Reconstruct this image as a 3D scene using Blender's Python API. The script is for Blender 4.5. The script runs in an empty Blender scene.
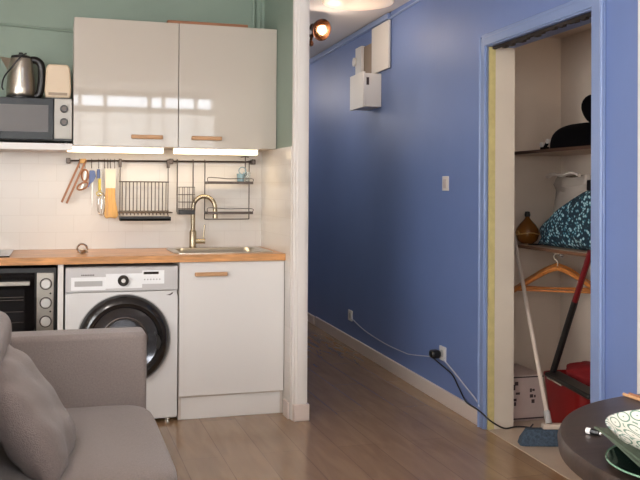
import bpy, bmesh, math, random
from mathutils import Vector, Matrix, Euler
random.seed(7)
S = bpy.context.scene
COL = S.collection
PI = math.pi

# ------------------------------------------------------------------ helpers
def lin(c):
    return tuple(((v/255)/12.92 if v/255 <= .04045 else ((v/255+.055)/1.055)**2.4) for v in c)

MATS = {}
def mat(name, rgb, rough=.5, metal=0., spec=.5, noise=0., nscale=20., bump=0., bscale=60., coat=0., stretch=None, trans=0., alpha=1., sheen=0.):
    m = bpy.data.materials.new(name); m.use_nodes = True
    nt = m.node_tree; b = nt.nodes['Principled BSDF']
    c = lin(rgb)
    b.inputs['Base Color'].default_value = (*c, 1)
    b.inputs['Roughness'].default_value = rough
    b.inputs['Metallic'].default_value = metal
    b.inputs['Specular IOR Level'].default_value = spec
    b.inputs['Coat Weight'].default_value = coat
    b.inputs['Coat Roughness'].default_value = .06
    b.inputs['Transmission Weight'].default_value = trans
    b.inputs['Alpha'].default_value = alpha
    b.inputs['Sheen Weight'].default_value = sheen
    tc = nt.nodes.new('ShaderNodeTexCoord'); mp = nt.nodes.new('ShaderNodeMapping')
    nt.links.new(tc.outputs['Object'], mp.inputs['Vector'])
    if stretch: mp.inputs['Scale'].default_value = stretch
    if noise > 0:
        n = nt.nodes.new('ShaderNodeTexNoise'); n.inputs['Scale'].default_value = nscale; n.inputs['Detail'].default_value = 5
        r = nt.nodes.new('ShaderNodeValToRGB')
        r.color_ramp.elements[0].position = .3; r.color_ramp.elements[1].position = .7
        r.color_ramp.elements[0].color = (*[v*(1-noise) for v in c], 1)
        r.color_ramp.elements[1].color = (*[min(1, v*(1+noise)) for v in c], 1)
        nt.links.new(mp.outputs[0], n.inputs['Vector']); nt.links.new(n.outputs['Fac'], r.inputs['Fac'])
        nt.links.new(r.outputs['Color'], b.inputs['Base Color'])
    if bump > 0:
        n2 = nt.nodes.new('ShaderNodeTexNoise'); n2.inputs['Scale'].default_value = bscale; n2.inputs['Detail'].default_value = 4
        bp = nt.nodes.new('ShaderNodeBump'); bp.inputs['Strength'].default_value = bump; bp.inputs['Distance'].default_value = .01
        nt.links.new(mp.outputs[0], n2.inputs['Vector']); nt.links.new(n2.outputs['Fac'], bp.inputs['Height'])
        nt.links.new(bp.outputs[0], b.inputs['Normal'])
    MATS[name] = m
    return m

def emis(name, rgb, strength):
    m = mat(name, rgb, .4)
    b = m.node_tree.nodes['Principled BSDF']
    b.inputs['Emission Color'].default_value = (*lin(rgb), 1)
    b.inputs['Emission Strength'].default_value = strength
    return m

class MB:
    """collects geometry; xf maps local coordinates to the world"""
    def __init__(s, xf=None): s.bm = bmesh.new(); s.xf = xf or Matrix()
    def add(s, vs, fs, m=None):
        m = m or Matrix()
        bv = [s.bm.verts.new(m @ Vector(v)) for v in vs]
        for f in fs:
            try: s.bm.faces.new([bv[i] for i in f])
            except ValueError: pass
        return s
    def box(s, x0, x1, y0, y1, z0, z1, m=None):
        vs = [(x, y, z) for x in (x0, x1) for y in (y0, y1) for z in (z0, z1)]
        return s.add(vs, [(0,1,3,2),(4,6,7,5),(0,4,5,1),(2,3,7,6),(0,2,6,4),(1,5,7,3)], m)
    def rings(s, rings, closed=True, caps=True, m=None):
        n = len(rings[0]); vs = [v for r in rings for v in r]; fs = []
        for i in range(len(rings)-1):
            for j in range(n if closed else n-1):
                k = (j+1) % n
                fs.append((i*n+j, i*n+k, (i+1)*n+k, (i+1)*n+j))
        if caps: fs.append(tuple(range(n-1, -1, -1))); fs.append(tuple((len(rings)-1)*n+j for j in range(n)))
        return s.add(vs, fs, m)
    def tube(s, pts, r, n=8, caps=True, flat=1.0):
        pts = [Vector(p) for p in pts]; rr = r if isinstance(r, (list, tuple)) else [r]*len(pts)
        rings = []; up = None
        for i, p in enumerate(pts):
            d = (pts[min(i+1, len(pts)-1)]-pts[max(i-1, 0)])
            if d.length < 1e-9: d = Vector((0,0,1))
            d.normalize()
            if up is None:
                up = Vector((0,0,1)) if abs(d.z) < .9 else Vector((1,0,0))
            a = d.cross(up)
            if a.length < 1e-6: a = d.orthogonal()
            a.normalize(); b = a.cross(d).normalized(); up = b
            rings.append([p + a*math.cos(2*PI*j/n)*rr[i] + b*math.sin(2*PI*j/n)*rr[i]*flat for j in range(n)])
        return s.rings(rings, caps=caps)
    def lathe(s, prof, n=32, m=None, caps=False):
        rings = [[(max(r, 1e-5)*math.cos(2*PI*j/n), max(r, 1e-5)*math.sin(2*PI*j/n), z) for j in range(n)] for r, z in prof]
        return s.rings(rings, caps=caps, m=m)
    def disc(s, c, r, h, n=32, axis='z'):
        rot = {'z': Matrix(), 'y': Matrix.Rotation(PI/2, 4, 'X'), 'x': Matrix.Rotation(PI/2, 4, 'Y')}[axis]
        return s.lathe([(0,0),(r,0),(r,h),(0,h)], n, Matrix.Translation(c) @ rot)
    def prism(s, pts, y0, y1, m=None):            # pts in (x, z), extruded along y
        n = len(pts)
        vs = [(x, y0, z) for x, z in pts]+[(x, y1, z) for x, z in pts]
        fs = [tuple(range(n)), tuple(range(2*n-1, n-1, -1))]+[(i, (i+1) % n+0, (i+1) % n+n, i+n) for i in range(n)]
        return s.add(vs, fs, m)
    def build(s, name, material, parent=None, bevel=0, seg=2, smooth=35, sub=0, weld=True):
        if weld: bmesh.ops.remove_doubles(s.bm, verts=s.bm.verts, dist=1e-5)
        bmesh.ops.recalc_face_normals(s.bm, faces=s.bm.faces)
        me = bpy.data.meshes.new(name)
        s.bm.transform(s.xf)
        s.bm.to_mesh(me); s.bm.free()
        me.materials.append(material)
        o = bpy.data.objects.new(name, me); COL.objects.link(o)
        if smooth:
            for p in me.polygons: p.use_smooth = True
            me.set_sharp_from_angle(angle=math.radians(smooth))
        if bevel:
            bv = o.modifiers.new('bevel', 'BEVEL'); bv.width = bevel; bv.segments = seg; bv.limit_method = 'ANGLE'; bv.angle_limit = math.radians(40)
        if sub:
            sd = o.modifiers.new('sub', 'SUBSURF'); sd.levels = sub; sd.render_levels = sub
        if parent:
            o.parent = parent
            o.matrix_parent_inverse = parent.matrix_basis.inverted()
        return o

def tag(o, label=None, cat=None, group=None, kind=None):
    if label: o['label'] = label
    if cat: o['category'] = cat
    if group: o['group'] = group
    if kind: o['kind'] = kind
    return o
def thing(name, loc, label, cat, group=None):
    o = bpy.data.objects.new(name, None); COL.objects.link(o); o.location = loc; o.empty_display_size = .05
    return tag(o, label, cat, group)
def struct(o): o['kind'] = 'structure'; return o
def copy_tree(o, parent=None):
    c = o.copy(); COL.objects.link(c)
    if parent: c.parent = parent
    for ch in [x for x in o.children]: copy_tree(ch, c)
    return c
def catmull(pts, per=6):
    pts = [Vector(p) for p in pts]; out = []
    for i in range(len(pts)-1):
        p0, p1, p2, p3 = pts[max(i-1,0)], pts[i], pts[i+1], pts[min(i+2, len(pts)-1)]
        for k in range(per):
            t = k/per
            out.append(.5*((2*p1)+(p2-p0)*t+(2*p0-5*p1+4*p2-p3)*t*t+(3*p1-p0-3*p2+p3)*t**3))
    out.append(pts[-1]); return out

# blue wall frame: local x into the closet, local y along the wall, z up
XB, KB = 2.2294, .03839
TH = -math.atan(KB)
W = Matrix.Translation((XB, 0, 0)) @ Matrix.Rotation(TH, 4, 'Z')
def wp(x, y, z): return W @ Vector((x, y, z))

# ------------------------------------------------------------------ materials
white_gloss = mat('gloss_cream_front', (190,181,169), .03, noise=0, spec=.6)
white_satin = mat('satin_white_front', (220,216,212), .3)
white_paint = mat('white_paint', (222,216,210), .5)
carcass = mat('carcass_board', (205,195,185), .5)
green = mat('sage_green_paint', (134,150,136), .55, noise=.04, nscale=3, bump=.08, bscale=90)
blue = mat('blue_wall_paint', (110,130,180), .5, noise=.03, nscale=2.5, bump=.05, bscale=25)
blue_trim = mat('blue_gloss_trim', (128,146,186), .28, bump=.04, bscale=20)
ceilm = mat('ceiling_paint', (214,206,204), .7)
cream = mat('cream_plaster', (204,192,176), .6, noise=.06, nscale=3)
closetm = mat('closet_plaster', (222,205,188), .65, noise=.07, nscale=2.2)
foam = mat('yellowed_filler', (192,178,122), .8, noise=.1, nscale=30)
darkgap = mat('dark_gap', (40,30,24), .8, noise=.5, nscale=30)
rearm = mat('warm_white_wall', (214,204,192), .6)
wood_top = mat('beech_worktop', (194,138,84), .38, noise=.36, nscale=6, stretch=(1.2, 9, 9), coat=.2)
wood_handle = mat('pale_wood_handle', (190,146,104), .45, noise=.12, nscale=20, stretch=(1,8,8))
wood_dark = mat('brown_wood_board', (150,100,70), .5, noise=.2, nscale=12, stretch=(1,8,8))
steel = mat('brushed_steel', (190,184,174), .28, 1., noise=.08, nscale=40, stretch=(1,1,12))
chrome = mat('chrome', (214,212,206), .12, 1.)
nickel = mat('brushed_nickel_tap', (158,146,124), .26, 1.)
gunmetal = mat('dark_steel_wire', (84,76,72), .35, .9)
blackp = mat('black_plastic', (18,17,18), .35)
blackg = mat('black_glass', (9,9,11), .06, spec=.7)
charcoal = mat('charcoal_gloss_ring', (30,28,28), .16, spec=.7)
white_app = mat('white_appliance', (216,214,212), .32)
grey_app = mat('light_grey_panel', (178,176,174), .3)
bright_white = mat('bright_white_plastic', (240,240,240), .25)
creamp = mat('cream_plastic', (214,192,164), .4)
fabric = mat('taupe_sofa_weave', (130,119,115), .9, noise=.1, nscale=160, bump=.35, bscale=350, sheen=.25)
fabric2 = mat('taupe_cushion_weave', (120,109,106), .9, noise=.1, nscale=140, bump=.35, bscale=300, sheen=.25)
led = emis('warm_led_diffuser', (255,228,188), 6.)
bulbm = emis('glowing_bulb', (255,230,190), 30.)
lampm = emis('lit_opal_glass', (255,226,200), .35)
bronze = mat('bronze_metal', (78,48,34), .3, .8)
amber = mat('amber_glass', (232,206,176), .06, trans=.9)
copperglass = mat('brown_amber_glass', (150,92,30), .12, trans=.35, spec=.7)
red = mat('dark_red_plastic', (132,8,14), .4, noise=.1, nscale=8)
redcloth = mat('red_cloth', (124,10,16), .85, bump=.4, bscale=40)
redpole = mat('dark_red_pole', (104,14,22), .3)
whitepole = mat('white_pole', (206,190,176), .4)
brushm = mat('blue_grey_bristle', (66,82,98), .85, noise=.4, nscale=90, bump=.6, bscale=200)
card = mat('white_cardboard', (196,176,168), .7, noise=.05, nscale=14)
ink = mat('dark_print', (70,56,56), .7)
hangerw = mat('orange_hanger_wood', (206,130,66), .35, noise=.14, nscale=14, stretch=(6,1,6), coat=.3)
blackfelt = mat('black_felt', (5,4,6), 1, spec=.1)
clearbag = mat('clear_plastic_bag', (196,184,172), .25, trans=0, alpha=.72, bump=.5, bscale=14)
bagcont = mat('pale_tissue', (196,172,156), .7, noise=.1, nscale=12)
tablem = mat('dark_brown_table', (54,43,37), .34, noise=.35, nscale=5, stretch=(2,14,2), bump=.03)
sageplate = mat('dark_green_glaze', (24,38,34), .12, spec=.7)
napkinm = mat('olive_grey_linen', (80,90,74), .85, noise=.06, nscale=80, bump=.3, bscale=260)
bluegl = mat('pale_blue_glass', (170,200,214), .08, trans=.6)
whitegl = mat('clear_glass', (235,240,240), .05, trans=.9)
tan = mat('tan_wood', (206,160,92), .5, noise=.14, nscale=14, stretch=(8,8,1))
brownwood = mat('reddish_wood', (150,102,70), .5, noise=.15, nscale=12)
bluekey = mat('blue_key_plastic', (74,92,140), .4)
yellowm = mat('yellow_plastic', (196,176,60), .4)
cordw = mat('white_cord', (196,196,206), .5)
cordb = mat('black_cord', (22,22,28), .5)
skirt = mat('white_skirting', (216,200,190), .4)
tilefloor = mat('beige_floor_tile', (190,170,150), .4, noise=.06, nscale=6)

def node_mat(name):
    m = bpy.data.materials.new(name); m.use_nodes = True
    nt = m.node_tree; return m, nt, nt.nodes['Principled BSDF']
# laminate floor planks running along y
floorm, nt, b = node_mat('oak_laminate')
tc = nt.nodes.new('ShaderNodeTexCoord'); mp = nt.nodes.new('ShaderNodeMapping'); mp.inputs['Rotation'].default_value = (0,0,PI/2)
nt.links.new(tc.outputs['Object'], mp.inputs[0])
br = nt.nodes.new('ShaderNodeTexBrick'); br.inputs['Scale'].default_value = 1
br.inputs['Brick Width'].default_value = 1.28; br.inputs['Row Height'].default_value = .19; br.inputs['Mortar Size'].default_value = .0022
br.inputs['Color1'].default_value = (*lin((158,128,96)),1); br.inputs['Color2'].default_value = (*lin((149,119,88)),1); br.inputs['Mortar'].default_value = (*lin((130,102,75)),1)
br.inputs['Bias'].default_value = 0
nt.links.new(mp.outputs[0], br.inputs[0])
mp2 = nt.nodes.new('ShaderNodeMapping'); mp2.inputs['Scale'].default_value = (7,1.1,1)
nt.links.new(tc.outputs['Object'], mp2.inputs[0])
n = nt.nodes.new('ShaderNodeTexNoise'); n.inputs['Scale'].default_value = 2.2; n.inputs['Detail'].default_value = 7; n.inputs['Distortion'].default_value = .8
nt.links.new(mp2.outputs[0], n.inputs[0])
rp = nt.nodes.new('ShaderNodeValToRGB'); rp.color_ramp.elements[0].position=.33; rp.color_ramp.elements[1].position=.68
rp.color_ramp.elements[0].color = (.80,.75,.70,1); rp.color_ramp.elements[1].color = (1.06,1.05,1.03,1)
nt.links.new(n.outputs['Fac'], rp.inputs[0])
mx = nt.nodes.new('ShaderNodeMix'); mx.data_type='RGBA'; mx.blend_type='MULTIPLY'; mx.inputs[0].default_value = .8
nt.links.new(br.outputs['Color'], mx.inputs[6]); nt.links.new(rp.outputs['Color'], mx.inputs[7]); nt.links.new(mx.outputs[2], b.inputs['Base Color'])
b.inputs['Roughness'].default_value = .2; b.inputs['Specular IOR Level'].default_value = .8

def tile_mat(name, rgb, grout, horizontal_axis):
    m, nt, b = node_mat(name)
    tc = nt.nodes.new('ShaderNodeTexCoord'); mp = nt.nodes.new('ShaderNodeMapping')
    mp.inputs['Rotation'].default_value = (PI/2,0,0) if horizontal_axis=='x' else (PI/2,0,PI/2)
    sp = nt.nodes.new('ShaderNodeSeparateXYZ'); cb = nt.nodes.new('ShaderNodeCombineXYZ')
    nt.links.new(tc.outputs['Object'], sp.inputs[0])
    nt.links.new(sp.outputs['X' if horizontal_axis=='x' else 'Y'], cb.inputs['X']); nt.links.new(sp.outputs['Z'], cb.inputs['Y'])
    br = nt.nodes.new('ShaderNodeTexBrick'); br.inputs['Scale'].default_value=1
    br.inputs['Brick Width'].default_value=.2; br.inputs['Row Height'].default_value=.1; br.inputs['Mortar Size'].default_value=.0016; br.inputs['Mortar Smooth'].default_value=.4
    br.inputs['Color1'].default_value=(*lin(rgb),1); br.inputs['Color2'].default_value=(*lin([c-3 for c in rgb]),1); br.inputs['Mortar'].default_value=(*lin(grout),1)
    nt.links.new(cb.outputs[0], br.inputs[0]); nt.links.new(br.outputs['Color'], b.inputs['Base Color'])
    bp = nt.nodes.new('ShaderNodeBump'); bp.inputs['Strength'].default_value=.15; bp.inputs['Distance'].default_value=.003; bp.invert=True
    nt.links.new(br.outputs['Fac'], bp.inputs['Height']); nt.links.new(bp.outputs[0], b.inputs['Normal'])
    b.inputs['Roughness'].default_value=.22
    return m
tiles_x = tile_mat('white_metro_tile', (216,210,203), (206,199,191), 'x')
tiles_y = tile_mat('white_metro_tile_side', (216,210,203), (206,199,191), 'y')

# teal fabric with pale blossoms
tealm, nt, b = node_mat('teal_print_fabric')
tc = nt.nodes.new('ShaderNodeTexCoord'); v = nt.nodes.new('ShaderNodeTexVoronoi'); v.inputs['Scale'].default_value=52
nz = nt.nodes.new('ShaderNodeTexNoise'); nz.inputs['Scale'].default_value=26; nz.inputs['Detail'].default_value=3
nt.links.new(tc.outputs['Object'], v.inputs['Vector']); nt.links.new(tc.outputs['Object'], nz.inputs['Vector'])
r1 = nt.nodes.new('ShaderNodeValToRGB')
r1.color_ramp.elements[0].position=.24; r1.color_ramp.elements[0].color=(*lin((170,200,206)),1)
r1.color_ramp.elements[1].position=.50; r1.color_ramp.elements[1].color=(*lin((16,44,58)),1)
e = r1.color_ramp.elements.new(.34); e.color=(*lin((60,124,142)),1)
e = r1.color_ramp.elements.new(.6); e.color=(*lin((15,42,58)),1)
ma = nt.nodes.new('ShaderNodeMath'); ma.operation='ADD'
mb_ = nt.nodes.new('ShaderNodeMath'); mb_.operation='MULTIPLY_ADD'; mb_.inputs[1].default_value=.5; mb_.inputs[2].default_value=-.25
nt.links.new(nz.outputs['Fac'], mb_.inputs[0]); nt.links.new(v.outputs['Distance'], ma.inputs[0]); nt.links.new(mb_.outputs[0], ma.inputs[1])
nt.links.new(ma.outputs[0], r1.inputs[0]); nt.links.new(r1.outputs['Color'], b.inputs['Base Color']); b.inputs['Roughness'].default_value=.8

# bowl glaze: white ovals edged in sage (geometric scallops), laid out around the bowl's axis
def bowl_mat(center):
    m, nt, b = node_mat('sage_scallop_glaze')
    tc = nt.nodes.new('ShaderNodeTexCoord'); mp = nt.nodes.new('ShaderNodeMapping'); mp.inputs['Location'].default_value=(-center[0],-center[1],-center[2])
    nt.links.new(tc.outputs['Object'], mp.inputs[0])
    sp = nt.nodes.new('ShaderNodeSeparateXYZ'); nt.links.new(mp.outputs[0], sp.inputs[0])
    at = nt.nodes.new('ShaderNodeMath'); at.operation='ARCTAN2'; nt.links.new(sp.outputs['Y'], at.inputs[0]); nt.links.new(sp.outputs['X'], at.inputs[1])
    am = nt.nodes.new('ShaderNodeMath'); am.operation='MULTIPLY'; am.inputs[1].default_value=20/(2*PI); nt.links.new(at.outputs[0], am.inputs[0])
    zm = nt.nodes.new('ShaderNodeMath'); zm.operation='MULTIPLY'; zm.inputs[1].default_value=52; nt.links.new(sp.outputs['Z'], zm.inputs[0])
    cb = nt.nodes.new('ShaderNodeCombineXYZ'); nt.links.new(am.outputs[0], cb.inputs[0]); nt.links.new(zm.outputs[0], cb.inputs[1])
    v = nt.nodes.new('ShaderNodeTexVoronoi'); v.voronoi_dimensions='2D'; v.inputs['Scale'].default_value=1; v.inputs['Randomness'].default_value=.25
    nt.links.new(cb.outputs[0], v.inputs['Vector'])
    r = nt.nodes.new('ShaderNodeValToRGB'); r.color_ramp.interpolation='CONSTANT'
    E_=r.color_ramp.elements
    E_[0].position=0; E_[0].color=(*lin((140,164,148)),1); E_[1].position=.06; E_[1].color=(*lin((232,232,222)),1)
    e=E_.new(.33); e.color=(*lin((120,150,134)),1); e=E_.new(.43); e.color=(*lin((226,228,216)),1); e=E_.new(.6); e.color=(*lin((134,160,144)),1)
    nt.links.new(v.outputs['Distance'], r.inputs[0]); nt.links.new(r.outputs['Color'], b.inputs['Base Color']); b.inputs['Roughness'].default_value=.15
    return m

# translucent blind
blindm, nt, b = node_mat('white_net_blind')
out = nt.nodes['Material Output']
df = nt.nodes.new('ShaderNodeBsdfDiffuse'); tr = nt.nodes.new('ShaderNodeBsdfTranslucent'); ms = nt.nodes.new('ShaderNodeMixShader')
df.inputs[0].default_value=(.8,.76,.7,1); tr.inputs[0].default_value=(.8,.78,.74,1); ms.inputs[0].default_value=.55
nt.links.new(df.outputs[0], ms.inputs[1]); nt.links.new(tr.outputs[0], ms.inputs[2]); nt.links.new(ms.outputs[0], out.inputs[0])

CEIL = 2.515
# ------------------------------------------------------------------ setting
struct(MB().box(-2.2, 3.4, -6.8, 4.2, -.06, 0).build('floor', floorm))
struct(MB().box(-2.2, 3.4, -6.8, 4.2, CEIL, CEIL+.08).build('ceiling', ceilm))
W1 = 1.243
struct(MB().box(-2.12, W1+.09, 0, .1, 0, CEIL).build('wall_back', green))
struct(MB().box(W1, W1+.075, -.73, 4.0, 0, CEIL).build('wall_divider', green))
struct(MB().box(-2.12, W1-.001, -.008, 0, .9, 1.50).build('wall_backsplash', tiles_x))
struct(MB().box(W1-.009, W1, -.725, -.008, 0, 1.497).build('wall_backsplash_side', tiles_y))
struct(MB().box(-2.2, -2.12, -2.6, .1, 0, CEIL).build('wall_left', rearm))
struct(MB().box(-2.2, -2.12, -6.8, -6.0, 0, CEIL).build('wall_left_near', rearm))
struct(MB().box(-2.2, -2.12, -6.0, -2.6, 0, .85).build('wall_left_sill', rearm))
struct(MB().box(-2.2, -2.12, -6.0, -2.6, 2.25, CEIL).build('wall_left_head', rearm))
struct(MB().box(W1+.09, 3.0, 3.9, 4.0, 0, CEIL).build('wall_hall_end', blue))
# casing at the end of the divider: lining with stepped architrave
j = MB()
j.box(W1-.004, W1+.083, -.752, -.722, 0, CEIL)
j.box(W1+.008, W1+.074, -.762, -.752, 0, CEIL)
j.box(W1+.022, W1+.062, -.768, -.762, 0, CEIL)
struct(j.build('trim_1', white_paint, smooth=0))
struct(MB().box(W1+.0, W1+.088, -.782, -.73, 0, .09).build('baseboard_divider', skirt, bevel=.003))
struct(MB().box(W1-.02, W1-.009, -.722, -.62, 0, .09).build('baseboard_divider_side', skirt, bevel=.002))

# blue wall with closet opening (local frame W)
OY0, OY1, OH = -2.200, -1.205, 2.02
T = .145
struct(MB(W).box(0, T, OY1, 4.1, 0, CEIL).build('wall_right', blue))
struct(MB(W).box(0, T, -2.525, OY0, 0, CEIL).build('wall_right_pier', blue))
struct(MB(W).box(0, T, OY0, OY1, OH, CEIL).build('wall_right_header', blue))
struct(MB(W).box(0, T, -6.9, -2.61, 0, CEIL).build('wall_right_front', rearm))
struct(MB(W).box(-.02, T, -2.61, -2.525, 0, CEIL).build('trim_2', white_paint, bevel=.003))
# blue architrave round the opening, moulded in two steps
a = MB(W)
for (o, d) in ((0, .012), (.012, .02)):
    a.box(-d, 0, OY1-.0+o*.6, OY1+.072-o*1.4, 0, OH+.07-o*1.4)
    a.box(-d, 0, OY0-.088+o*1.4, OY0-o*.6, 0, OH+.07-o*1.4)
    a.box(-d, 0, OY0-.0-o, OY1+o, OH+o*.6, OH+.07-o*1.4)
struct(a.build('door_1', blue_trim, bevel=.004))
bd = MB(W).tube([Vector((-.018, OY1+.064, z)) for z in (0, 2.08)], .008, 8)
bd.tube([Vector((-.018, OY0-.08, z)) for z in (0, 2.08)], .009, 8)
struct(bd.build('trim_3', blue_trim))
# reveal linings
struct(MB(W).box(.035, T+.002, OY1-.012, OY1, 0, OH).build('trim_4', cream))
struct(MB(W).box(.0, .034, OY1-.014, OY1, 0, OH).build('trim_5', foam))
struct(MB(W).box(-.002, T, OY0, OY0+.01, 0, OH).build('trim_6', cream))
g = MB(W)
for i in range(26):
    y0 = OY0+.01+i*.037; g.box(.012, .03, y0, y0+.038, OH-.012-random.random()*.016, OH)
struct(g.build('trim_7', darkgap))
# closet
struct(MB(W).box(T, .84, -.64, -.56, 0, CEIL).build('wall_closet_side', closetm))
struct(MB(W).box(.76, .84, -3.0, -.64, 0, CEIL).build('wall_closet_back', closetm))
struct(MB(W).box(T, .76, -3.0, -2.92, 0, CEIL).build('wall_closet_near', closetm))
struct(MB(W).box(.0, .76, -2.92, -.64, 0.0, .004).build('floor_closet', tilefloor))
struct(MB(W).box(T, .76, -2.92, -.64, 2.2, 2.24).build('ceiling_closet', closetm))
# skirtings, trunking on the blue wall
struct(MB(W).box(-.018, 0, OY1+.075, 2.36, 0, .085).build('baseboard_right', skirt, bevel=.003))
struct(MB(W).box(-.02, 0, 2.42, 3.85, 0, .078).build('baseboard_right_far', skirt, bevel=.003))
struct(MB(W).box(-.03, 0, .34, 3.85, CEIL-.05, CEIL-.01).build('trim_8', blue_trim, bevel=.003))
struct(MB(W).tube([(-.008, .34, CEIL-.045), (-.008, -.3, CEIL-.035), (-.008, -2.54, CEIL-.03)], .007, 6).build('trim_9', blue_trim))
# conduit on the green wall
struct(MB().tube(catmull([(-2.1,-.008,2.225),(-1.0,-.008,2.215),(-.32,-.008,2.206),(-.1,-.008,2.195),(.10,-.008,2.188),(.6,-.008,2.188)],4), .009, 8).build('trim_10', green))
struct(MB().tube([(1.178,-.01,2.1),(1.178,-.01,CEIL)], .01, 8).build('trim_11', green))
struct(MB().box(W1-.02, W1, -.02, 0, 1.5, CEIL).build('trim_12', green))

# rear window wall
RY = -6.7
wx0, wx1 = -1.7, 2.15
wz0, wz1 = .9, 2.48
struct(MB().box(-2.2, wx0, RY-.1, RY, 0, CEIL).build('wall_rear_left', rearm))
struct(MB().box(wx1, 3.2, RY-.1, RY, 0, CEIL).build('wall_rear_right', rearm))
struct(MB().box(wx0, wx1, RY-.1, RY, 0, wz0).build('wall_rear_sill', rearm))
struct(MB().box(wx0, wx1, RY-.1, RY, wz1, CEIL).build('wall_rear_head', rearm))
f = MB()
f.box(wx0, wx1, RY-.08, RY-.02, wz1-.04, wz1); f.box(wx0, wx1, RY-.08, RY-.02, wz0, wz0+.05); f.box(wx0, wx1, RY-.08, RY-.02, 2.25, 2.31)
for xx in (wx0, -.75, .25, .56, 1.12, 1.3, 1.72, wx1-.05): f.box(xx, xx+.05, RY-.08, RY-.02, wz0, wz1)
struct(f.build('window_1', white_paint))
f = MB()
f.box(-2.19, -2.13, -6.0, -2.6, .85, .90); f.box(-2.19, -2.13, -6.0, -2.6, 2.20, 2.25)
for yy in (-6.0, -4.9, -3.8, -2.65): f.box(-2.19, -2.13, yy, yy+.05, .85, 2.25)
struct(f.build('added_window', white_paint))  # unseen left window, added so light reaches the blue wall
struct(MB().box(-2.125, -2.121, -5.98, -2.62, .87, 2.23).build('trim_14', blindm))
struct(MB().box(wx0+.05, wx1-.05, RY-.015, RY-.012, wz0+.02, 2.25).build('trim_13', blindm))

# ------------------------------------------------------------------ kitchen: wall cabinets
def wood_handle_mb(xc, y, z, w=.175, h=.022):
    m = MB(); y0 = y
    m.box(xc-w/2, xc+w/2, y0-.026, y0-.012, z-h/2, z+h/2)
    m.box(xc-w/2+.008, xc-w/2+.03, y0-.014, y0-.0005, z-h/2+.003, z+h/2-.003)
    m.box(xc+w/2-.03, xc+w/2-.008, y0-.014, y0-.0005, z-h/2+.003, z+h/2-.003)
    return m
UZ0, UZ1 = 1.497, 2.206
def wall_cabinet(x0, x1, hx, label, led_x):
    t = thing('wall_cabinet', (x0, 0, UZ0), label, 'cabinet', 'glossy wall cabinets')
    c = MB(); k = .016
    for b_ in ((x0+.0005,x0+k,-.34,-.001,UZ0,UZ1),(x1-k,x1-.0005,-.34,-.001,UZ0,UZ1),(x0+k,x1-k,-.34,-.001,UZ0,UZ0+k),(x0+k,x1-k,-.34,-.001,UZ1-k,UZ1),(x0+k,x1-k,-.008,-.001,UZ0+k,UZ1-k),(x0+k,x1-k,-.33,-.01,1.84,1.856)): c.box(*b_)
    c.build('body', carcass, t)
    d = MB().box(x0+.0015, x1-.0015, -.36, -.341, UZ0, UZ1).build('door', white_gloss, t, bevel=.0015)
    wood_handle_mb(hx, -.36, 1.551).build('handle', wood_handle, d, bevel=.004)
    return t
wall_cabinet(.086, .663, .487, 'glossy cream wall cabinet above the hanging dish rack, next to the microwave', 0)
wall_cabinet(.664, W1-.002, .825, 'glossy cream wall cabinet above the sink, beside the green side wall', 0)
for x0, x1, lb in ((.052,.585,'lit warm white strip light under the left wall cabinet'),(.640,1.135,'lit warm white strip light under the cabinet above the sink')):
    t = thing('strip_light', (x0, -.33, UZ0), lb, 'light', 'under-cabinet lights')
    MB().box(x0, x1, -.352, -.30, UZ0-.008, UZ0-.0005).build('housing', white_satin, t)
    MB().box(x0+.004, x1-.004, -.350, -.302, UZ0-.036, UZ0-.008).build('diffuser', led, t, bevel=.004)
tag(MB().box(.60, 1.07, -.34, -.08, UZ1+.001, UZ1+.02).build('wooden_board', wood_dark, bevel=.003), 'thin brown wooden board lying on top of the right wall cabinet', 'board')

# microwave shelf, microwave, kettle, toaster
tag(MB().box(-1.0, .084, -.37, -.009, 1.468, 1.505).build('wall_shelf', white_satin, bevel=.002), 'white wall shelf carrying the microwave', 'shelf')
t = thing('microwave', (-.14,-.2,1.506), 'black microwave with steel knob panel on the white wall shelf', 'microwave')
mx0, mx1 = -.40, .082
MB().box(mx0, mx1, -.345, -.03, 1.516, 1.752).build('body', blackp, t, bevel=.004)
dr = MB().box(mx0, -.018, -.366, -.3455, 1.522, 1.750).build('door', mat('black_door_glass',(12,12,13),.2,spec=.25), t, bevel=.003)
MB().box(-.30, -.045, -.3675, -.3662, 1.565, 1.712).build('window', mat('smoky_mesh_glass', (84,78,76), .3, spec=.4), dr)
pn = MB().box(-.014, .080, -.364, -.3455, 1.530, 1.750).build('control_panel', mat('grey_satin_metal',(150,145,138),.4,.5), t, bevel=.002)
for z in (1.694, 1.622):
    kb = MB().disc((.037, -.364, z), .021, .018, 24, 'y').build('knob', blackp, pn, bevel=.002)
    MB().disc((.037, -.382, z), .012, .002, 20, 'y').build('knob_cap', gunmetal, kb)
for x in (mx0+.03, mx1-.03):
    for y in (-.32,-.06): MB().disc((x,y,1.5055), .012, .011, 12).build('foot', blackp, t)

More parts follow.
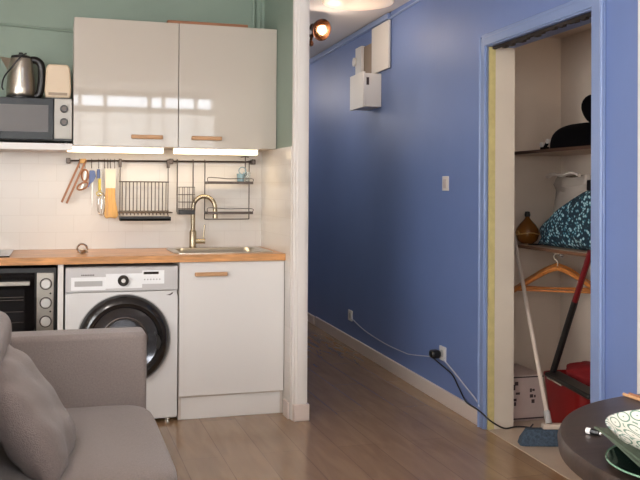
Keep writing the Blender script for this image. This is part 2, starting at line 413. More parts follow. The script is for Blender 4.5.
t = thing('kettle', (-.155,-.24,1.752), 'steel electric kettle with black handle on top of the microwave', 'kettle')
KX, KY, KZ = -.195, -.215, 1.7525
bm_ = MB().lathe([(0,0),(.078,0),(.08,.012),(.078,.018),(0,.018)], 32, Matrix.Translation((KX,KY,KZ))); bm_.build('base', blackp, t)
prof = [(0,.019),(.074,.019),(.078,.03),(.076,.07),(.072,.13),(.066,.19),(.061,.225),(.055,.228),(0,.228)]
body = MB().lathe(prof, 40, Matrix.Translation((KX,KY,KZ))).build('body', steel, t)
MB().lathe([(0,.228),(.054,.228),(.052,.242),(.03,.248),(.012,.25),(.012,.262),(0,.263)], 28, Matrix.Translation((KX,KY,KZ))).build('lid', blackp, t)
sp = MB(); 
sp.rings([[(KX-.050,KY-.03,KZ+.15),(KX-.050,KY+.03,KZ+.15),(KX-.062,KY,KZ+.148)],[(KX-.052,KY-.042,KZ+.222),(KX-.052,KY+.042,KZ+.222),(KX-.112,KY,KZ+.236)]])
sp.build('spout', steel, t)
MB().tube(catmull([(KX+.05,KY,KZ+.222),(KX+.08,KY,KZ+.222),(KX+.105,KY,KZ+.20),(KX+.112,KY,KZ+.15),(KX+.108,KY,KZ+.08),(KX+.096,KY,KZ+.03),(KX+.07,KY,KZ+.022)],6), .0165, 10, flat=1.3).build('handle', blackp, t)
MB().box(KX+.005,KX+.017,KY-.0815,KY-.068,KZ+.09,KZ+.17).build('water_gauge', grey_app, t)
MB().tube(catmull([(KX+.03,KY-.062,KZ+.25),(KX-.0,KY-.084,KZ+.225),(KX-.05,KY-.078,KZ+.16),(KX-.085,KY-.03,KZ+.12),(KX-.098,KY-.01,KZ+.07),(KX-.09,KY-.01,KZ+.05)],8), .0045, 6).build('cord', cordb, t)

t = thing('toaster', (.0,-.2,1.752), 'small cream toaster beside the kettle on the microwave', 'toaster')
tx = .004; ty=-.2
pr = [(tx-.066,1.760),(tx-.071,1.80),(tx-.064,1.925),(tx-.052,1.948),(tx+.052,1.948),(tx+.064,1.925),(tx+.071,1.80),(tx+.066,1.760)]
MB().prism(pr, -.30, -.10).build('body', creamp, t, bevel=.01, seg=3)
MB().box(tx-.066,tx+.066,-.296,-.104,1.7525,1.762).build('base', blackp, t)
MB().box(tx-.05,tx+.05,-.304,-.3,1.775,1.79).build('front_strip', mat('dark_cream',(150,128,104),.4), t)
MB().box(tx+.0712,tx+.0735,-.25,-.2,1.79,1.81).build('side_dial', blackp, t)
m_=MB(); [m_.box(tx+s-.012,tx+s+.012,-.27,-.13,1.9482,1.950) for s in (-.024,.024)]; m_.build('slots', blackp, t)

# ------------------------------------------------------------------ rail with hanging things
RZ, RYY = 1.424, -.05
t = thing('hanging_rail', (.62,RYY,RZ), 'long dark steel kitchen rail fixed to the white tiles under the cabinets', 'rail')
MB().tube([(.062,RYY,1.421),(1.18,RYY,1.430)], .0055, 10).build('rail', gunmetal, t)
for x in (.066, .664, 1.172):
    z=1.421+(x-.06)*.008
    MB().box(x-.012,x+.012,-.062,-.0085,z-.016,z+.016).build('bracket', gunmetal, t, bevel=.003)
hooks = [.128,.160,.198,.238,.272,.29,.306,.330]
def hook(x, i):
    z = 1.4275+(x-.06)*.008
    pts = catmull([(x,RYY+.009,z-.012),(x,RYY+.007,z+.001),(x,RYY,z+.004),(x,RYY-.008,z-.002),(x,RYY-.009,z-.03),(x,RYY-.012,z-.045),(x,RYY-.019,z-.05),(x,RYY-.025,z-.043)],3)
    o = MB().tube(pts, .0022, 6).build('hook', gunmetal)
    return tag(o, 'small steel S hook on the kitchen rail, left of the dish rack', 'hook', 'S hooks on the kitchen rail')
for i,x in enumerate(hooks): hook(x,i)
HY = RYY-.021
# wooden tongs
t = thing('wooden_tongs', (.11,HY,1.385), 'pair of long reddish wooden tongs hanging slanted at the left end of the rail', 'tongs')
for dx, l in ((-.005,0),(.022,-.02)):
    MB().box(-.006,.006,-.004,.004,-.275,0, Matrix.Translation((.143+dx,HY-.006-abs(l)*.3,1.430+l*.3)) @ Matrix.Rotation(math.radians(23),4,'Y')).build('arm', brownwood, t, bevel=.002)
MB().box(.132,.166,HY-.016,HY,1.405,1.432).build('hinge', tan, t, bevel=.003)
# scissors
t = thing('scissors', (.16,HY,1.3), 'scissors with brown loop handles hanging behind the wooden tongs', 'scissors')
def ring(mb, cx, cz, rx, rz, r, y, rot=0, n=20):
    pts=[]
    for i in range(n+1):
        a_=2*PI*i/n; px=rx*math.cos(a_); pz=rz*math.sin(a_)
        pts.append((cx+px*math.cos(rot)-pz*math.sin(rot), y, cz+px*math.sin(rot)+pz*math.cos(rot)))
    return mb.tube(pts, r, 6)
ring(MB(), .160,1.335,.018,.034,.006,HY).build('loop_handle', brownwood, t)
ring(MB(), .148,1.272,.034,.017,.006,HY-.004,.5).build('loop_handle', brownwood, t)
MB().prism([(.166,1.372),(.172,1.372),(.158,1.30),(.14,1.24),(.135,1.243)], HY-.002,HY+.001).build('blade', steel, t)
# key bunch / opener in blue
t = thing('bottle_opener', (.2,HY,1.3), 'blue and steel opener hanging from the rail, right of the scissors', 'opener')
MB().prism([(.186,1.365),(.214,1.365),(.222,1.33),(.208,1.30),(.190,1.285),(.182,1.32)], HY-.006,HY+.004).build('handle', bluekey, t, bevel=.003)
MB().box(.198,.205,HY-.003,HY+.002,1.16,1.30).build('blade', steel, t, bevel=.001)
MB().prism([(.172,1.27),(.20,1.33),(.206,1.327),(.181,1.265)], HY-.009,HY-.005).build('wing', bluekey, t)
# keys
t = thing('peeler', (.24,HY,1.3), 'blue and yellow handled peeler hanging beside the blue opener', 'peeler')
MB().box(.228,.246,HY-.005,HY+.003,1.318,1.372).build('grip', bluekey, t, bevel=.004)
MB().box(.236,.252,HY-.006,HY+.002,1.245,1.318).build('handle', yellowm, t, bevel=.004)
ring(MB(), .242,1.228,.016,.012,.003,HY-.002).build('blade_frame', yellowm, t)
# whisk
t = thing('whisk', (.255,HY,1.2), 'small steel wire whisk hanging left of the tan boards', 'whisk')
MB().tube([(.252,HY,1.372),(.256,HY,1.225)], .004, 8).build('handle', steel, t)
for k in range(4):
    a_ = k*PI/4
    pts=[(.256+.026*math.sin(u)*math.cos(a_), HY+.02*math.sin(u)*math.sin(a_), 1.235-.135*(1-math.cos(u))/2) for u in [PI*2*i/20 for i in range(11)]]
    pts2=[(.256-.026*math.sin(u)*math.cos(a_), HY-.02*math.sin(u)*math.sin(a_), 1.235-.135*(1-math.cos(u))/2) for u in [PI*2*i/20 for i in range(11)]]
    MB().tube(pts+pts2[::-1], .0014, 5).build('wire_loop', chrome, t)
# boards / mitt
t = thing('cutting_board', (.31,HY,1.2), 'tan wooden serving board with rounded wavy bottom hanging beside the dish rack', 'board')
MB().prism([(.279,1.26),(.334,1.262),(.334,1.20),(.346,1.14),(.352,1.10),(.338,1.082),(.31,1.088),(.284,1.082),(.272,1.092),(.272,1.15)], HY-.006,HY+.004).build('board', tan, t, bevel=.003)
MB().box(.285,.291,HY-.008,HY-.006,1.10,1.255).build('dark_groove', wood_handle, t)
MB().prism([(.275,1.372),(.335,1.372),(.336,1.262),(.277,1.262)], HY-.003,HY+.001).build('neck', mat('pale_silicone',(214,206,188),.4), t)

# dish rack
t = thing('dish_rack', (.51,-.1,1.09), 'wire dish drying rack with black drip tray hanging from the rail', 'dish rack')
fr = MB()
for x in (.362,.645):
    fr.tube([(x,RYY-.008,1.432),(x,RYY-.008,1.10),(x,RYY-.10,1.09)], .003, 6)
for z in (1.300,1.125): fr.tube([(.357,RYY-.008,z),(.65,RYY-.008,z)], .0035, 6)
for y in (-.10,-.15): fr.tube([(.352,y,1.118),(.658,y,1.118)], .0045, 6)
for x in (.352,.658): fr.tube([(x,-.05,1.118),(x,-.155,1.118)], .004, 6)
fr.build('frame', gunmetal, t)
for i in range(13):
    x=.375+i*.0215
    MB().tube([(x,RYY-.01,1.300),(x,RYY-.01,1.125),(x,-.15,1.105),(x,-.152,1.118)], .0026, 5).build('wire', gunmetal, t)
MB().box(.358,.652,-.155,-.055,1.070,1.082).box(.358,.652,-.155,-.152,1.070,1.094).box(.358,.652,-.06,-.057,1.070,1.094).build('drip_tray', blackp, t)
for x in (.362,.645): MB().box(x-.008,x+.008,-.072,-.04,1.385,1.436).build('clip', gunmetal, t, bevel=.002)
# utensil basket
t = thing('utensil_basket', (.748,-.08,1.12), 'small empty wire utensil basket hanging between the dish rack and the tap', 'basket')
fr = MB()
for x in (.700,.796): fr.tube([(x,RYY,1.437),(x,RYY-.008,1.43),(x,RYY-.008,1.12)], .004, 6)
fr.build('hanger_bars', gunmetal, t)
fr = MB()
for z in (1.27,1.225,1.18,1.14):
    fr.tube([(.700,-.06,z),(.796,-.06,z),(.796,-.13,z),(.700,-.13,z),(.700,-.06,z)], .0022, 5)
for i in range(4):
    x=.702+i*.031
    fr.tube([(x,-.06,1.27),(x,-.06,1.115),(x,-.13,1.115),(x,-.13,1.27)], .0018, 5)
fr.build('basket_wire', gunmetal, t)
MB().box(.699,.797,-.133,-.057,1.106,1.135).build('base_tray', blackp, t)
# two tier shelf
t = thing('wire_shelf_rack', (1.01,-.1,1.08), 'two tier steel wire shelf hanging at the right end of the rail', 'rack')
fr = MB()
for x in (.868,1.144): fr.tube([(x,RYY,1.437),(x,RYY-.008,1.43),(x,RYY-.008,1.075)], .0035, 6)
fr.tube([(.868,RYY-.008,1.075),(1.144,RYY-.008,1.075)], .003, 6)
fr.build('frame', gunmetal, t)
for z in (1.300,1.118):
    ti = MB().box(.866,1.146,-.165,-.055,z-.008,z-.004)
    ti.box(.866,1.146,-.168,-.162,z-.010,z+.006); ti.box(.866,.871,-.165,-.055,z-.010,z+.006); ti.box(1.141,1.146,-.165,-.055,z-.010,z+.006)
    tier = ti.build('tier', gunmetal, t)
    MB().tube(catmull([(.868,-.165,z+.005),(.872,-.165,z+.028),(.94,-.165,z+.026),(1.0,-.165,z+.022),(1.136,-.165,z+.024),(1.144,-.165,z+.005)],4), .0025, 5).build('guard_wire', gunmetal, tier)
# items on tiers
def glass(x, label, m, r, h, y=-.11, z=1.2965):
    o = MB().lathe([(0,0),(r*.8,0),(r,h),(r-.002,h),(r*.8-.002,.003),(0,.003)], 20, Matrix.Translation((x,y,z))).build('drinking_glass', m)
    return tag(o, label, 'glass', 'glasses on the hanging shelf')
glass(1.080, 'pale blue glass on the top tier of the hanging shelf, left one of the two', bluegl, .026, .058)
glass(1.122, 'clear glass on the top tier of the hanging shelf, next to the blue glass', whitegl, .019, .068)
tag(ring(MB(), 1.085,1.372,.022,.022,.0035,-.135).build('bottle_ring', bluegl), 'pale blue plastic ring propped over the glasses on the hanging shelf', 'ring')
t = thing('brush', (1.118,RYY,1.42), 'thin dish brush with upright black handle hooked on the rail', 'brush')
MB().tube([(1.118,-.062,1.462),(1.118,-.062,1.36)], .0035, 6).build('handle', gunmetal, t)
MB().tube([(1.09,-.062,1.458),(1.118,-.062,1.461),(1.14,-.062,1.458)], .003, 6).build('crossbar', gunmetal, t)
MB().disc((1.118,-.062,1.345), .014, .018, 14).build('brush_head', bluegl, t)

# ------------------------------------------------------------------ worktop, sink, tap
CT = .9
sx0, sx1, sy0, sy1 = .655, 1.165, -.50, -.13
w = MB()
w.box(-1.4, sx0, -.62, -.009, .862, CT); w.box(sx1, W1-.01, -.62, -.009, .862, CT)
w.box(sx0, sx1, -.62, sy0, .862, CT); w.box(sx0, sx1, sy1, -.009, .862, CT)
tag(w.build('worktop', wood_top, smooth=0), 'long orange-brown butcher block worktop over the oven, washer and cabinet', 'worktop')
t = thing('sink', (.91,-.31,CT), 'stainless steel inset sink in the wooden worktop', 'sink')
def rrect(cx, cy, hx, hy, r, z, n=8):
    out=[]
    for (qx,qy,a0) in ((1,1,0),(-1,1,PI/2),(-1,-1,PI),(1,-1,3*PI/2)):
        for i in range(n+1):
            a_=a0+PI/2*i/n; out.append((cx+qx*(hx-r)+r*math.cos(a_), cy+qy*(hy-r)+r*math.sin(a_), z))
    return out
def annulus(mb, outer, inner): 
    n=len(outer); mb.add(outer+inner, [(i,(i+1)%n,n+(i+1)%n,n+i) for i in range(n)])
m_=MB()
cx,cy=.91,-.315
m_.rings([rrect(cx,cy,.285,.215,.06,CT+.0005),rrect(cx,cy,.285,.215,.06,CT+.004),rrect(cx,cy,.275,.205,.055,CT+.008),rrect(cx,cy,.24,.17,.06,CT+.004),rrect(cx,cy,.225,.155,.06,CT-.02),rrect(cx,cy,.205,.14,.06,CT-.14),rrect(cx,cy,.03,.03,.03,CT-.15)], caps=False)
m_.build('basin', steel, t)
MB().disc((cx,cy,CT-.152),.03,.004,20).build('drain', chrome, t)

FX, FY = .778, -.27
t = thing('tap', (FX,FY,CT), 'brushed nickel gooseneck kitchen tap behind the sink', 'tap')
FX, FY = .790, -.105
MB().lathe([(0,0),(.027,0),(.027,.006),(.021,.012),(.021,.10),(.015,.112),(0,.112)],28,Matrix.Translation((FX,FY,CT+.0005))).build('base', nickel, t)
arc=[(FX,FY,CT+.10),(FX,FY,CT+.22)]
for i in range(1,13):
    a_=PI-PI*i/12*1.03; R_=.064
    arc.append((FX+R_+R_*math.cos(a_), FY-.012*i/12*3, CT+.245+R_*1.1*math.sin(a_)))
lx,ly,lz=arc[-1]; arc.append((lx,ly-.004,lz-.03))
MB().tube(arc, .0135, 12).build('spout', nickel, t)
MB().tube([(lx,ly-.004,lz-.028),(lx,ly-.006,lz-.055)], .016, 14).build('aerator', nickel, t)
lv=MB().tube([(FX+.018,FY,CT+.045),(FX+.074,FY-.01,CT+.045)], .0155, 14).build('lever_hub', nickel, t)
MB().tube([(FX+.062,FY-.01,CT+.053),(FX+.068,FY-.012,CT+.145)], .004, 8).build('lever', nickel, lv)

# small metal ball-strainer on worktop
t = thing('tea_strainer', (.138,-.40,CT), 'small round steel tea strainer on the worktop above the washing machine', 'strainer')
ring(MB(), .138, CT+.030,.026,.024,.006,-.40).build('hoop', chrome, t)
MB().lathe([(0,-.018),(.012,-.016),(.02,-.006),(.021,.004),(.018,.004),(.0,-.012)],20,Matrix.Translation((.142,-.395,CT+.0195))).build('cup', steel, t)
MB().tube([(.112,-.40,CT+.012),(.150,-.402,CT+.006),(.17,-.40,CT+.01)], .004, 8).build('handle', chrome, t)

t = thing('hob', (-.5,-.3,CT), 'black glass hob set in the left end of the worktop', 'hob')
MB().box(-.80,-.228,-.57,-.07,CT+.0005,CT+.007).build('glass_top', blackg, t, bevel=.002)
ring_=MB(); 
for (x,y,r) in ((-.38,-.2,.09),(-.38,-.43,.07),(-.64,-.2,.07),(-.64,-.43,.09)):
    ring_.tube([(x+r*math.cos(a*PI/12),y+r*math.sin(a*PI/12),CT+.0075) for a in range(25)], .0012, 4)
ring_.build('cooking_zones', grey_app, t)

# ------------------------------------------------------------------ base units
t = thing('base_cabinet', (.937,-.3,0), 'white base cabinet with wooden handle under the sink', 'cabinet')
bx0,bx1=.6435,1.232
c=MB(); k=.016
for b_ in ((bx0,bx0+k,-.58,-.012,.001,.861),(bx1-k,bx1,-.58,-.012,.001,.861),(bx0+k,bx1-k,-.58,-.012,.12,.136),(bx0+k,bx1-k,-.02,-.012,.136,.86)): c.box(*b_)
c.build('body', carcass, t)
d=MB().box(bx0+.002,bx1-.001,-.60,-.581,.131,.859).build('door', white_satin, t, bevel=.0015)
wood_handle_mb(.815,-.60,.794,.18,.022).build('handle', wood_handle, d, bevel=.004)
MB().box(bx0,bx1,-.578,-.560,.001,.126).build('plinth', white_satin, t)
tag(MB().box(.012,.040,-.60,-.012,.001,.861).build('end_panel', white_satin, bevel=.001), 'narrow white upright panel between the oven and the washing machine', 'panel')
tag(MB().box(-1.4,-.62,-.60,-.012,.001,.861).build('base_unit', white_satin, bevel=.001), 'white base unit under the left end of the worktop', 'cabinet')

# washing machine
t = thing('washing_machine', (.343,-.3,0), 'white front loading washing machine with black door ring under the worktop', 'washing machine')
wx0_,wx1_=.050,.636
MB().box(wx0_,wx1_,-.575,-.03,.015,.842).build('body', white_app, t, bevel=.004)
wc=(.353,-.60,.452)
# front panel with circular hole
fm=MB(); n=64; R0=.21
def sq(i):
    a_=2*PI*i/n; c_,s_=math.cos(a_),math.sin(a_); x0,x1,z0,z1=wx0_-wc[0],wx1_-wc[0],.025-wc[2],.708-wc[2]
    tt=min((x1/c_ if c_>1e-9 else (x0/c_ if c_<-1e-9 else 9)),(z1/s_ if s_>1e-9 else (z0/s_ if s_<-1e-9 else 9)))
    return (wc[0]+c_*tt, wc[2]+s_*tt)
front=[(sq(i)[0],-.598,sq(i)[1]) for i in range(n)]; hole=[(wc[0]+R0*math.cos(2*PI*i/n),-.598,wc[2]+R0*math.sin(2*PI*i/n)) for i in range(n)]
back=[(x,-.5755,z) for x,y,z in front]; bh=[(wc[0]+R0*.95*math.cos(2*PI*i/n),-.5755,wc[2]+R0*.95*math.sin(2*PI*i/n)) for i in range(n)]
fm.rings([back,front,hole,bh], caps=False)
fm.build('front_panel', white_app, t, smooth=20)
cp=MB().box(wx0_,wx1_,-.600,-.5755,.712,.840).build('control_panel', mat('silver_white_panel',(196,193,192),.32), t, bevel=.004)
MB().box(.078,.255,-.6018,-.6002,.722,.790).build('drawer', bright_white, cp, bevel=.001)
MB().box(.096,.238,-.6026,-.602,.742,.770).build('drawer_grip', grey_app, cp)
MB().box(.255,.445,-.6018,-.6002,.728,.806).build('dial_plate', bright_white, cp)
kn=MB().disc((.345,-.602,.770),.029,.02,28,'y').build('dial', charcoal, cp, bevel=.002)
MB().disc((.345,-.622,.770),.011,.003,24,'y').build('dial_cap', white_satin, kn)
MB().box(.445,.562,-.6018,-.6002,.748,.820).build('display_plate', bright_white, cp)
MB().box(.452,.532,-.6026,-.602,.800,.813).build('display', blackg, cp)
m_=MB(); [m_.disc((.458+i*.016,-.602,.772),.004,.002,10,'y') for i in range(6)]; m_.build('buttons', grey_app, cp)
m_=MB(); [m_.box(.130+i*.0085,.136+i*.0085,-.6008,-.6001,.7985,.8045) for i in range(8)]; m_.build('brand_mark', ink, cp)
m_=MB().prism([(.572,.686),(.592,.690),(.604,.698),(.612,.700),(.606,.690),(.594,.683)],-.5995,-.5981); m_.build('badge', ink, t)
Mw=Matrix.Translation(wc) @ Matrix.Rotation(PI/2,4,'X')
door=MB().lathe([(.178,.0),(.174,.028),(.182,.042),(.200,.048),(.222,.040),(.238,.018),(.242,.0)],64,Mw).build('door', charcoal, t)
MB().lathe([(.239,.002),(.2465,.004),(.2465,-.002)],64,Mw).build('door_rim', grey_app, door)
MB().lathe([(.0,.002),(.05,.004),(.10,.004),(.14,.012),(.175,.03)],64,Mw).build('door_glass', mat('smoky_door_glass',(96,98,104),.14,.7,spec=.8), door)
MB().lathe([(.112,.008),(.118,.014),(.124,.012)],64,Mw).build('inner_rim', gunmetal, door)
MB().prism([(.505,.50),(.535,.47),(.545,.44),(.53,.40),(.515,.42),(.52,.46)],-.652,-.640).build('door_handle', blackp, door, bevel=.003)
MB().box(.36,.5,-.6005,-.598,.03,.09).build('filter_flap', white_app, t, bevel=.001)
for x in (wx0_+.05,wx1_-.045):
    MB().disc((x,-.54,.0005),.022,.015,16).build('foot', chrome, t)

# oven
t = thing('oven', (-.3,-.3,.4), 'black built-in oven with steel knob panel under the worktop', 'oven')
MB().box(-.615,.004,-.585,-.03,.24,.845).build('body', blackp, t, bevel=.003)
dr=MB().box(-.600,-.100,-.604,-.586,.45,.822).build('door', blackg, t, bevel=.003)
MB().box(-.52,-.150,-.6048,-.6042,.52,.735).build('window', mat('oven_glass',(26,26,28),.05,spec=.8), dr)
m_=MB()
for z in (.565,.62,.68,.695): m_.box(-.515,-.156,-.6056,-.605,z,z+.004)
m_.build('rack_lines', gunmetal, dr)
m_=MB().box(-.58,-.125,-.640,-.626,.758,.780); m_.box(-.56,-.545,-.628,-.604,.762,.776); m_.box(-.155,-.14,-.628,-.604,.762,.776)
m_.build('handle', steel, dr, bevel=.003)
pn=MB().box(-.092,-.008,-.604,-.586,.45,.819).build('control_panel', steel, t, bevel=.002)
for z in (.762,.664,.568):
    kb=MB().disc((-.047,-.604,z),.031,.006,28,'y').build('knob_ring', gunmetal, pn)
    MB().disc((-.047,-.610,z),.0245,.018,28,'y').build('knob', mat('satin_chrome_knob',(214,212,208),.3,.7), kb, bevel=.003)
[MB().disc((-.024,-.604,z),.005,.002,10,'y').build('indicator_lamp', blackp, pn) for z in (.712,.618)]

# ------------------------------------------------------------------ blue wall fittings
t = thing('light_switch', wp(0,-.65,1.3), 'white light switch on the blue wall left of the closet', 'switch')
MB(W).box(-.009,-.0005,-.692,-.606,1.258,1.344).build('plate', mat('switch_plastic',(224,214,206),.35), t, bevel=.003)
MB(W).box(-.013,-.0092,-.672,-.626,1.275,1.327).build('rocker', mat('rocker_plastic',(206,190,182),.35), t, bevel=.002)
t = thing('wall_socket', wp(0,1.27,.25), 'white wall socket far down the hallway near the floor', 'socket')
MB(W).box(-.012,-.0005,1.222,1.318,.208,.292).build('plate', white_satin, t, bevel=.003)
MB(W).disc((-.0125,1.27,.25),.022,.0015,20,'x').build('outlet', grey_app, t)
t = thing('wall_socket', wp(0,-.6,.29), 'white wall socket with a black plug near the closet', 'socket')
MB(W).box(-.012,-.0005,-.665,-.580,.252,.336).build('plate', white_satin, t, bevel=.003)
MB(W).disc((-.0125,-.622,.294),.022,.0015,20,'x').build('outlet', grey_app, t)
t = thing('power_plug', wp(-.04,-.55,.28), 'black plug adapter in the socket near the closet', 'plug')
MB(W).box(-.075,-.0145,-.625,-.56,.262,.312)  .build('body', blackp, t, bevel=.018, seg=4)
MB(W).tube(catmull([(-.06,-.585,.27),(-.05,-.70,.245),(-.02,-.79,.206),(-.012,-.858,.153),(-.012,-.93,.108),(-.03,-1.02,.098),(-.035,-1.168,.097),(-.035,-1.23,.09),(-.005,-1.26,.06),(.08,-1.24,.012),(.16,-1.22,.01),(.22,-1.25,.01),(.24,-1.33,.01),(.2,-1.4,.01),(.16,-1.33,.01),(.22,-1.26,.010),(.27,-1.2,.010)],6), .0042, 6).build('cord', cordb, t)
tag(MB(W).tube(catmull([(-.010,1.235,.235),(-.008,.904,.191),(-.008,.437,.172),(-.008,.032,.180),(-.008,-.098,.190),(-.008,-.40,.235),(-.012,-.56,.26)],6), .0034, 6).build('white_cable', cordw), 'thin white cable sagging between the two sockets on the blue wall', 'cable')
tag(MB(W).tube(catmull([(-.015,-.66,.262),(-.008,-.80,.217),(-.008,-.96,.168),(-.012,-1.10,.13),(-.024,-1.16,.112)],6), .0042, 6).build('white_cable', cordw), 'taut white cable running from the near socket down to the closet frame', 'cable')

t = thing('junction_box', wp(-.07,.7,1.95), 'white open box mounted on the blue wall below the tall panel', 'box')
MB(W).box(-.125,-.0005,.545,.860,1.862,2.105).build('body', white_paint, t, bevel=.004)
MB(W).box(-.143,-.1255,.535,.865,1.857,2.115).build('cover', white_paint, t, bevel=.003)
MB(W).box(-.115,-.095,.5442,.5448,2.02,2.075).build('vent_slot', ink, t)
t = thing('wall_panel', wp(-.04,.55,2.2), 'tall pale panel fixed on the blue wall up against the trunking', 'panel')
MB(W).box(-.022,-.006,.335,.715,2.118,2.458).build('cover', white_paint, t, bevel=.003)
MB(W).box(-.012,-.0005,.42,.935,2.13,2.36).build('backing', mat('shaded_cream_board',(150,128,106),.6), t, bevel=.002)  # shade beside the panel is put into this darker cream
t = thing('thermostat', wp(-.02,1.02,2.28), 'small pale device with a round knob beside the tall panel on the blue wall', 'thermostat')
MB(W).box(-.03,-.0005,.945,1.10,2.15,2.37).build('body', white_paint, t, bevel=.004)
MB(W).disc((-.045,1.10,2.265),.035,.04,20,'x').build('knob', white_paint, t)

# ceiling lights in the hallway
t = thing('ceiling_spotlight', (1.70,.55,CEIL), 'bronze ceiling spotlight with a glowing bulb in the hallway', 'lamp')

MB().disc((1.66,.58,CEIL-.022),.05,.0215,28).build('ceiling_plate', bronze, t)
MB().tube(catmull([(1.66,.58,CEIL-.02),(1.665,.575,2.42),(1.69,.56,2.36),(1.72,.54,2.345)],5), .011, 8).build('arm', bronze, t)
bmk=MB().lathe([(0,-.022),(.016,-.016),(.022,0),(.016,.016),(0,.022)],16,Matrix.Translation((1.70,.50,2.285))); bmk.tube([(1.70,.50,2.30),(1.715,.53,2.345)],.01,8)
bmk.build('finial', bronze, t)
dirv=Vector((.35,-.9,-.30)).normalized(); q=dirv.to_track_quat('Z','Y').to_matrix().to_4x4()
Ms=Matrix.Translation((1.765,.54,2.40)) @ q @ Matrix.Scale(.95,4)
MB().lathe([(.012,-.075),(.03,-.07),(.034,-.03),(.06,.0),(.078,.03),(.082,.05),(.078,.05),(.056,.004),(.03,-.024),(.012,-.03)],32,Ms).build('shade', bronze, t)
MB().tube([(1.72,.54,2.345),(1.765,.585,2.40)], .014, 8).build('joint', bronze, t)
MB().lathe([(0,.0),(.024,.004),(.042,.028),(.046,.05),(.04,.078),(.022,.096),(0,.1)],24,Ms).build('glass', amber, t)
MB().lathe([(0,.03),(.014,.034),(.022,.05),(.014,.068),(0,.072)],20,Ms).build('bulb', bulbm, t)
t = thing('ceiling_light', (1.80,-.05,CEIL), 'round flush opal ceiling light above the hallway entrance', 'lamp')
MB().disc((1.88,.02,CEIL-.02),.24,.0195,48).build('base', white_paint, t)
MB().lathe([(.235,-.02),(.23,-.03),(.18,-.042),(.09,-.05),(0,-.052)],48,Matrix.Translation((1.88,.02,CEIL))).build('shade', lampm, t)

# ------------------------------------------------------------------ closet contents
def shelf(z,label):
    s_=MB(W).box(.40,.758,-2.9,-.642,z-.018,z).build('closet_shelf', mat('closet_shelf_board',(196,172,150),.5,noise=.08,nscale=10), bevel=.002)
    tag(s_,label,'shelf','closet shelves'); return s_
s1=shelf(1.492,'pale wooden upper shelf across the closet, carrying the black hats')
s2=shelf(.945,'wooden lower shelf across the closet, carrying the amber bottle and bags')
edge=MB(W).box(.394,.3995,-2.9,-.642,1.474,1.492).build('front_edge', mat('dark_edge',(74,50,36),.6)); edge.parent=s1
edge=MB(W).box(.394,.3995,-2.9,-.642,.927,.945).build('front_edge', mat('brown_edge',(120,84,60),.6)); edge.parent=s2

def blob(mb, c, r, e=2.0, nu=28, nv=16, rot=None, flatbottom=None, noise=0, seed=0):
    rnd=random.Random(seed); ph=[rnd.uniform(0,6.28) for _ in range(6)]
    rings=[]
    for i in range(nv+1):
        v_=-PI/2+PI*i/nv; ring_=[]
        for j_ in range(nu):
            u_=2*PI*j_/nu
            def pw(x,ex): return math.copysign(abs(x)**ex,x)
            ex=2/e
            p=Vector((r[0]*pw(math.cos(v_),ex)*pw(math.cos(u_),ex), r[1]*pw(math.cos(v_),ex)*pw(math.sin(u_),ex), r[2]*pw(math.sin(v_),ex)))
            if noise:
                s_=1+noise*(math.sin(3*u_+ph[0]+2*v_)+.6*math.sin(5*u_+ph[1]-3*v_)+.5*math.sin(7*v_+ph[2]+2*u_))*math.cos(v_)
                p*=s_
            if rot: p=rot@p
            if flatbottom is not None and p.z<flatbottom: p.z=flatbottom
            ring_.append(Vector(c)+p)
        rings.append(ring_)
    return mb.rings(rings, caps=False)
t = thing('hat', wp(.6,-1.12,1.493), 'large black rounded felt hat lying on the upper closet shelf', 'hat','black hats')
blob(MB(W),(.59,-1.205,1.493),(.15,.245,.14),2.9,36,20,flatbottom=0).build('crown', blackfelt, t)
MB(W).lathe([(0,0),(.10,.0),(.17,.002),(.17,.008),(0,.008)],32,Matrix.Translation((.575,-1.20,1.4935))@Matrix.Scale(1.3,4,(0,1,0))).build('brim', blackfelt, t) 
t = thing('hat', wp(.6,-1.25,1.64), 'black hat stacked leaning on top of the large black hat', 'hat','black hats')
blob(MB(W),(.60,-1.30,1.695),(.09,.10,.062),2.3,32,16,rot=Matrix.Rotation(.9,3,'X')).build('crown', blackfelt, t)
t = thing('trinket', wp(.5,-.8,1.493), 'small white and black trinket beside the hat on the upper closet shelf', 'ornament')
MB(W).box(.50,.53,-.91,-.85,1.4935,1.515).build('base', blackfelt, t, bevel=.004)
MB(W).disc((.50,-.86,1.53),.014,.02,14,'x').build('left_eye', white_paint, t)
MB(W).disc((.49,-.945,1.545),.013,.02,14,'x').build('right_eye', white_paint, t)
MB(W).tube([(.515,-.88,1.51),(.515,-.92,1.55)],.010,8).build('neck', blackfelt, t)

t = thing('bottle', wp(.55,-.62,.946), 'round amber glass bottle with dark stopper on the lower closet shelf', 'bottle')
Bm=Matrix.Translation((.50,-.705,.946))
MB(W).lathe([(0,0),(.035,.0),(.058,.018),(.070,.052),(.066,.085),(.050,.112),(.028,.135),(.015,.150),(.013,.160),(0,.160)],32,Bm).build('body', copperglass, t)
MB(W).lathe([(.0,.160),(.015,.160),(.018,.17),(.014,.19),(0,.193)],20,Bm).build('stopper', blackp, t)
MB(W).tube([(.50+.0725*math.cos(a*PI/10),-.705+.0725*math.sin(a*PI/10),.946+.062+.005*math.sin(a)) for a in range(21)],.004,6).build('tie', tan, t)
MB(W).tube(catmull([(.43,-.705,1.008),(.415,-.74,1.022),(.41,-.77,1.01),(.41,-.74,1.0),(.43,-.705,1.008)],4),.004,6).build('bow', tan, t)

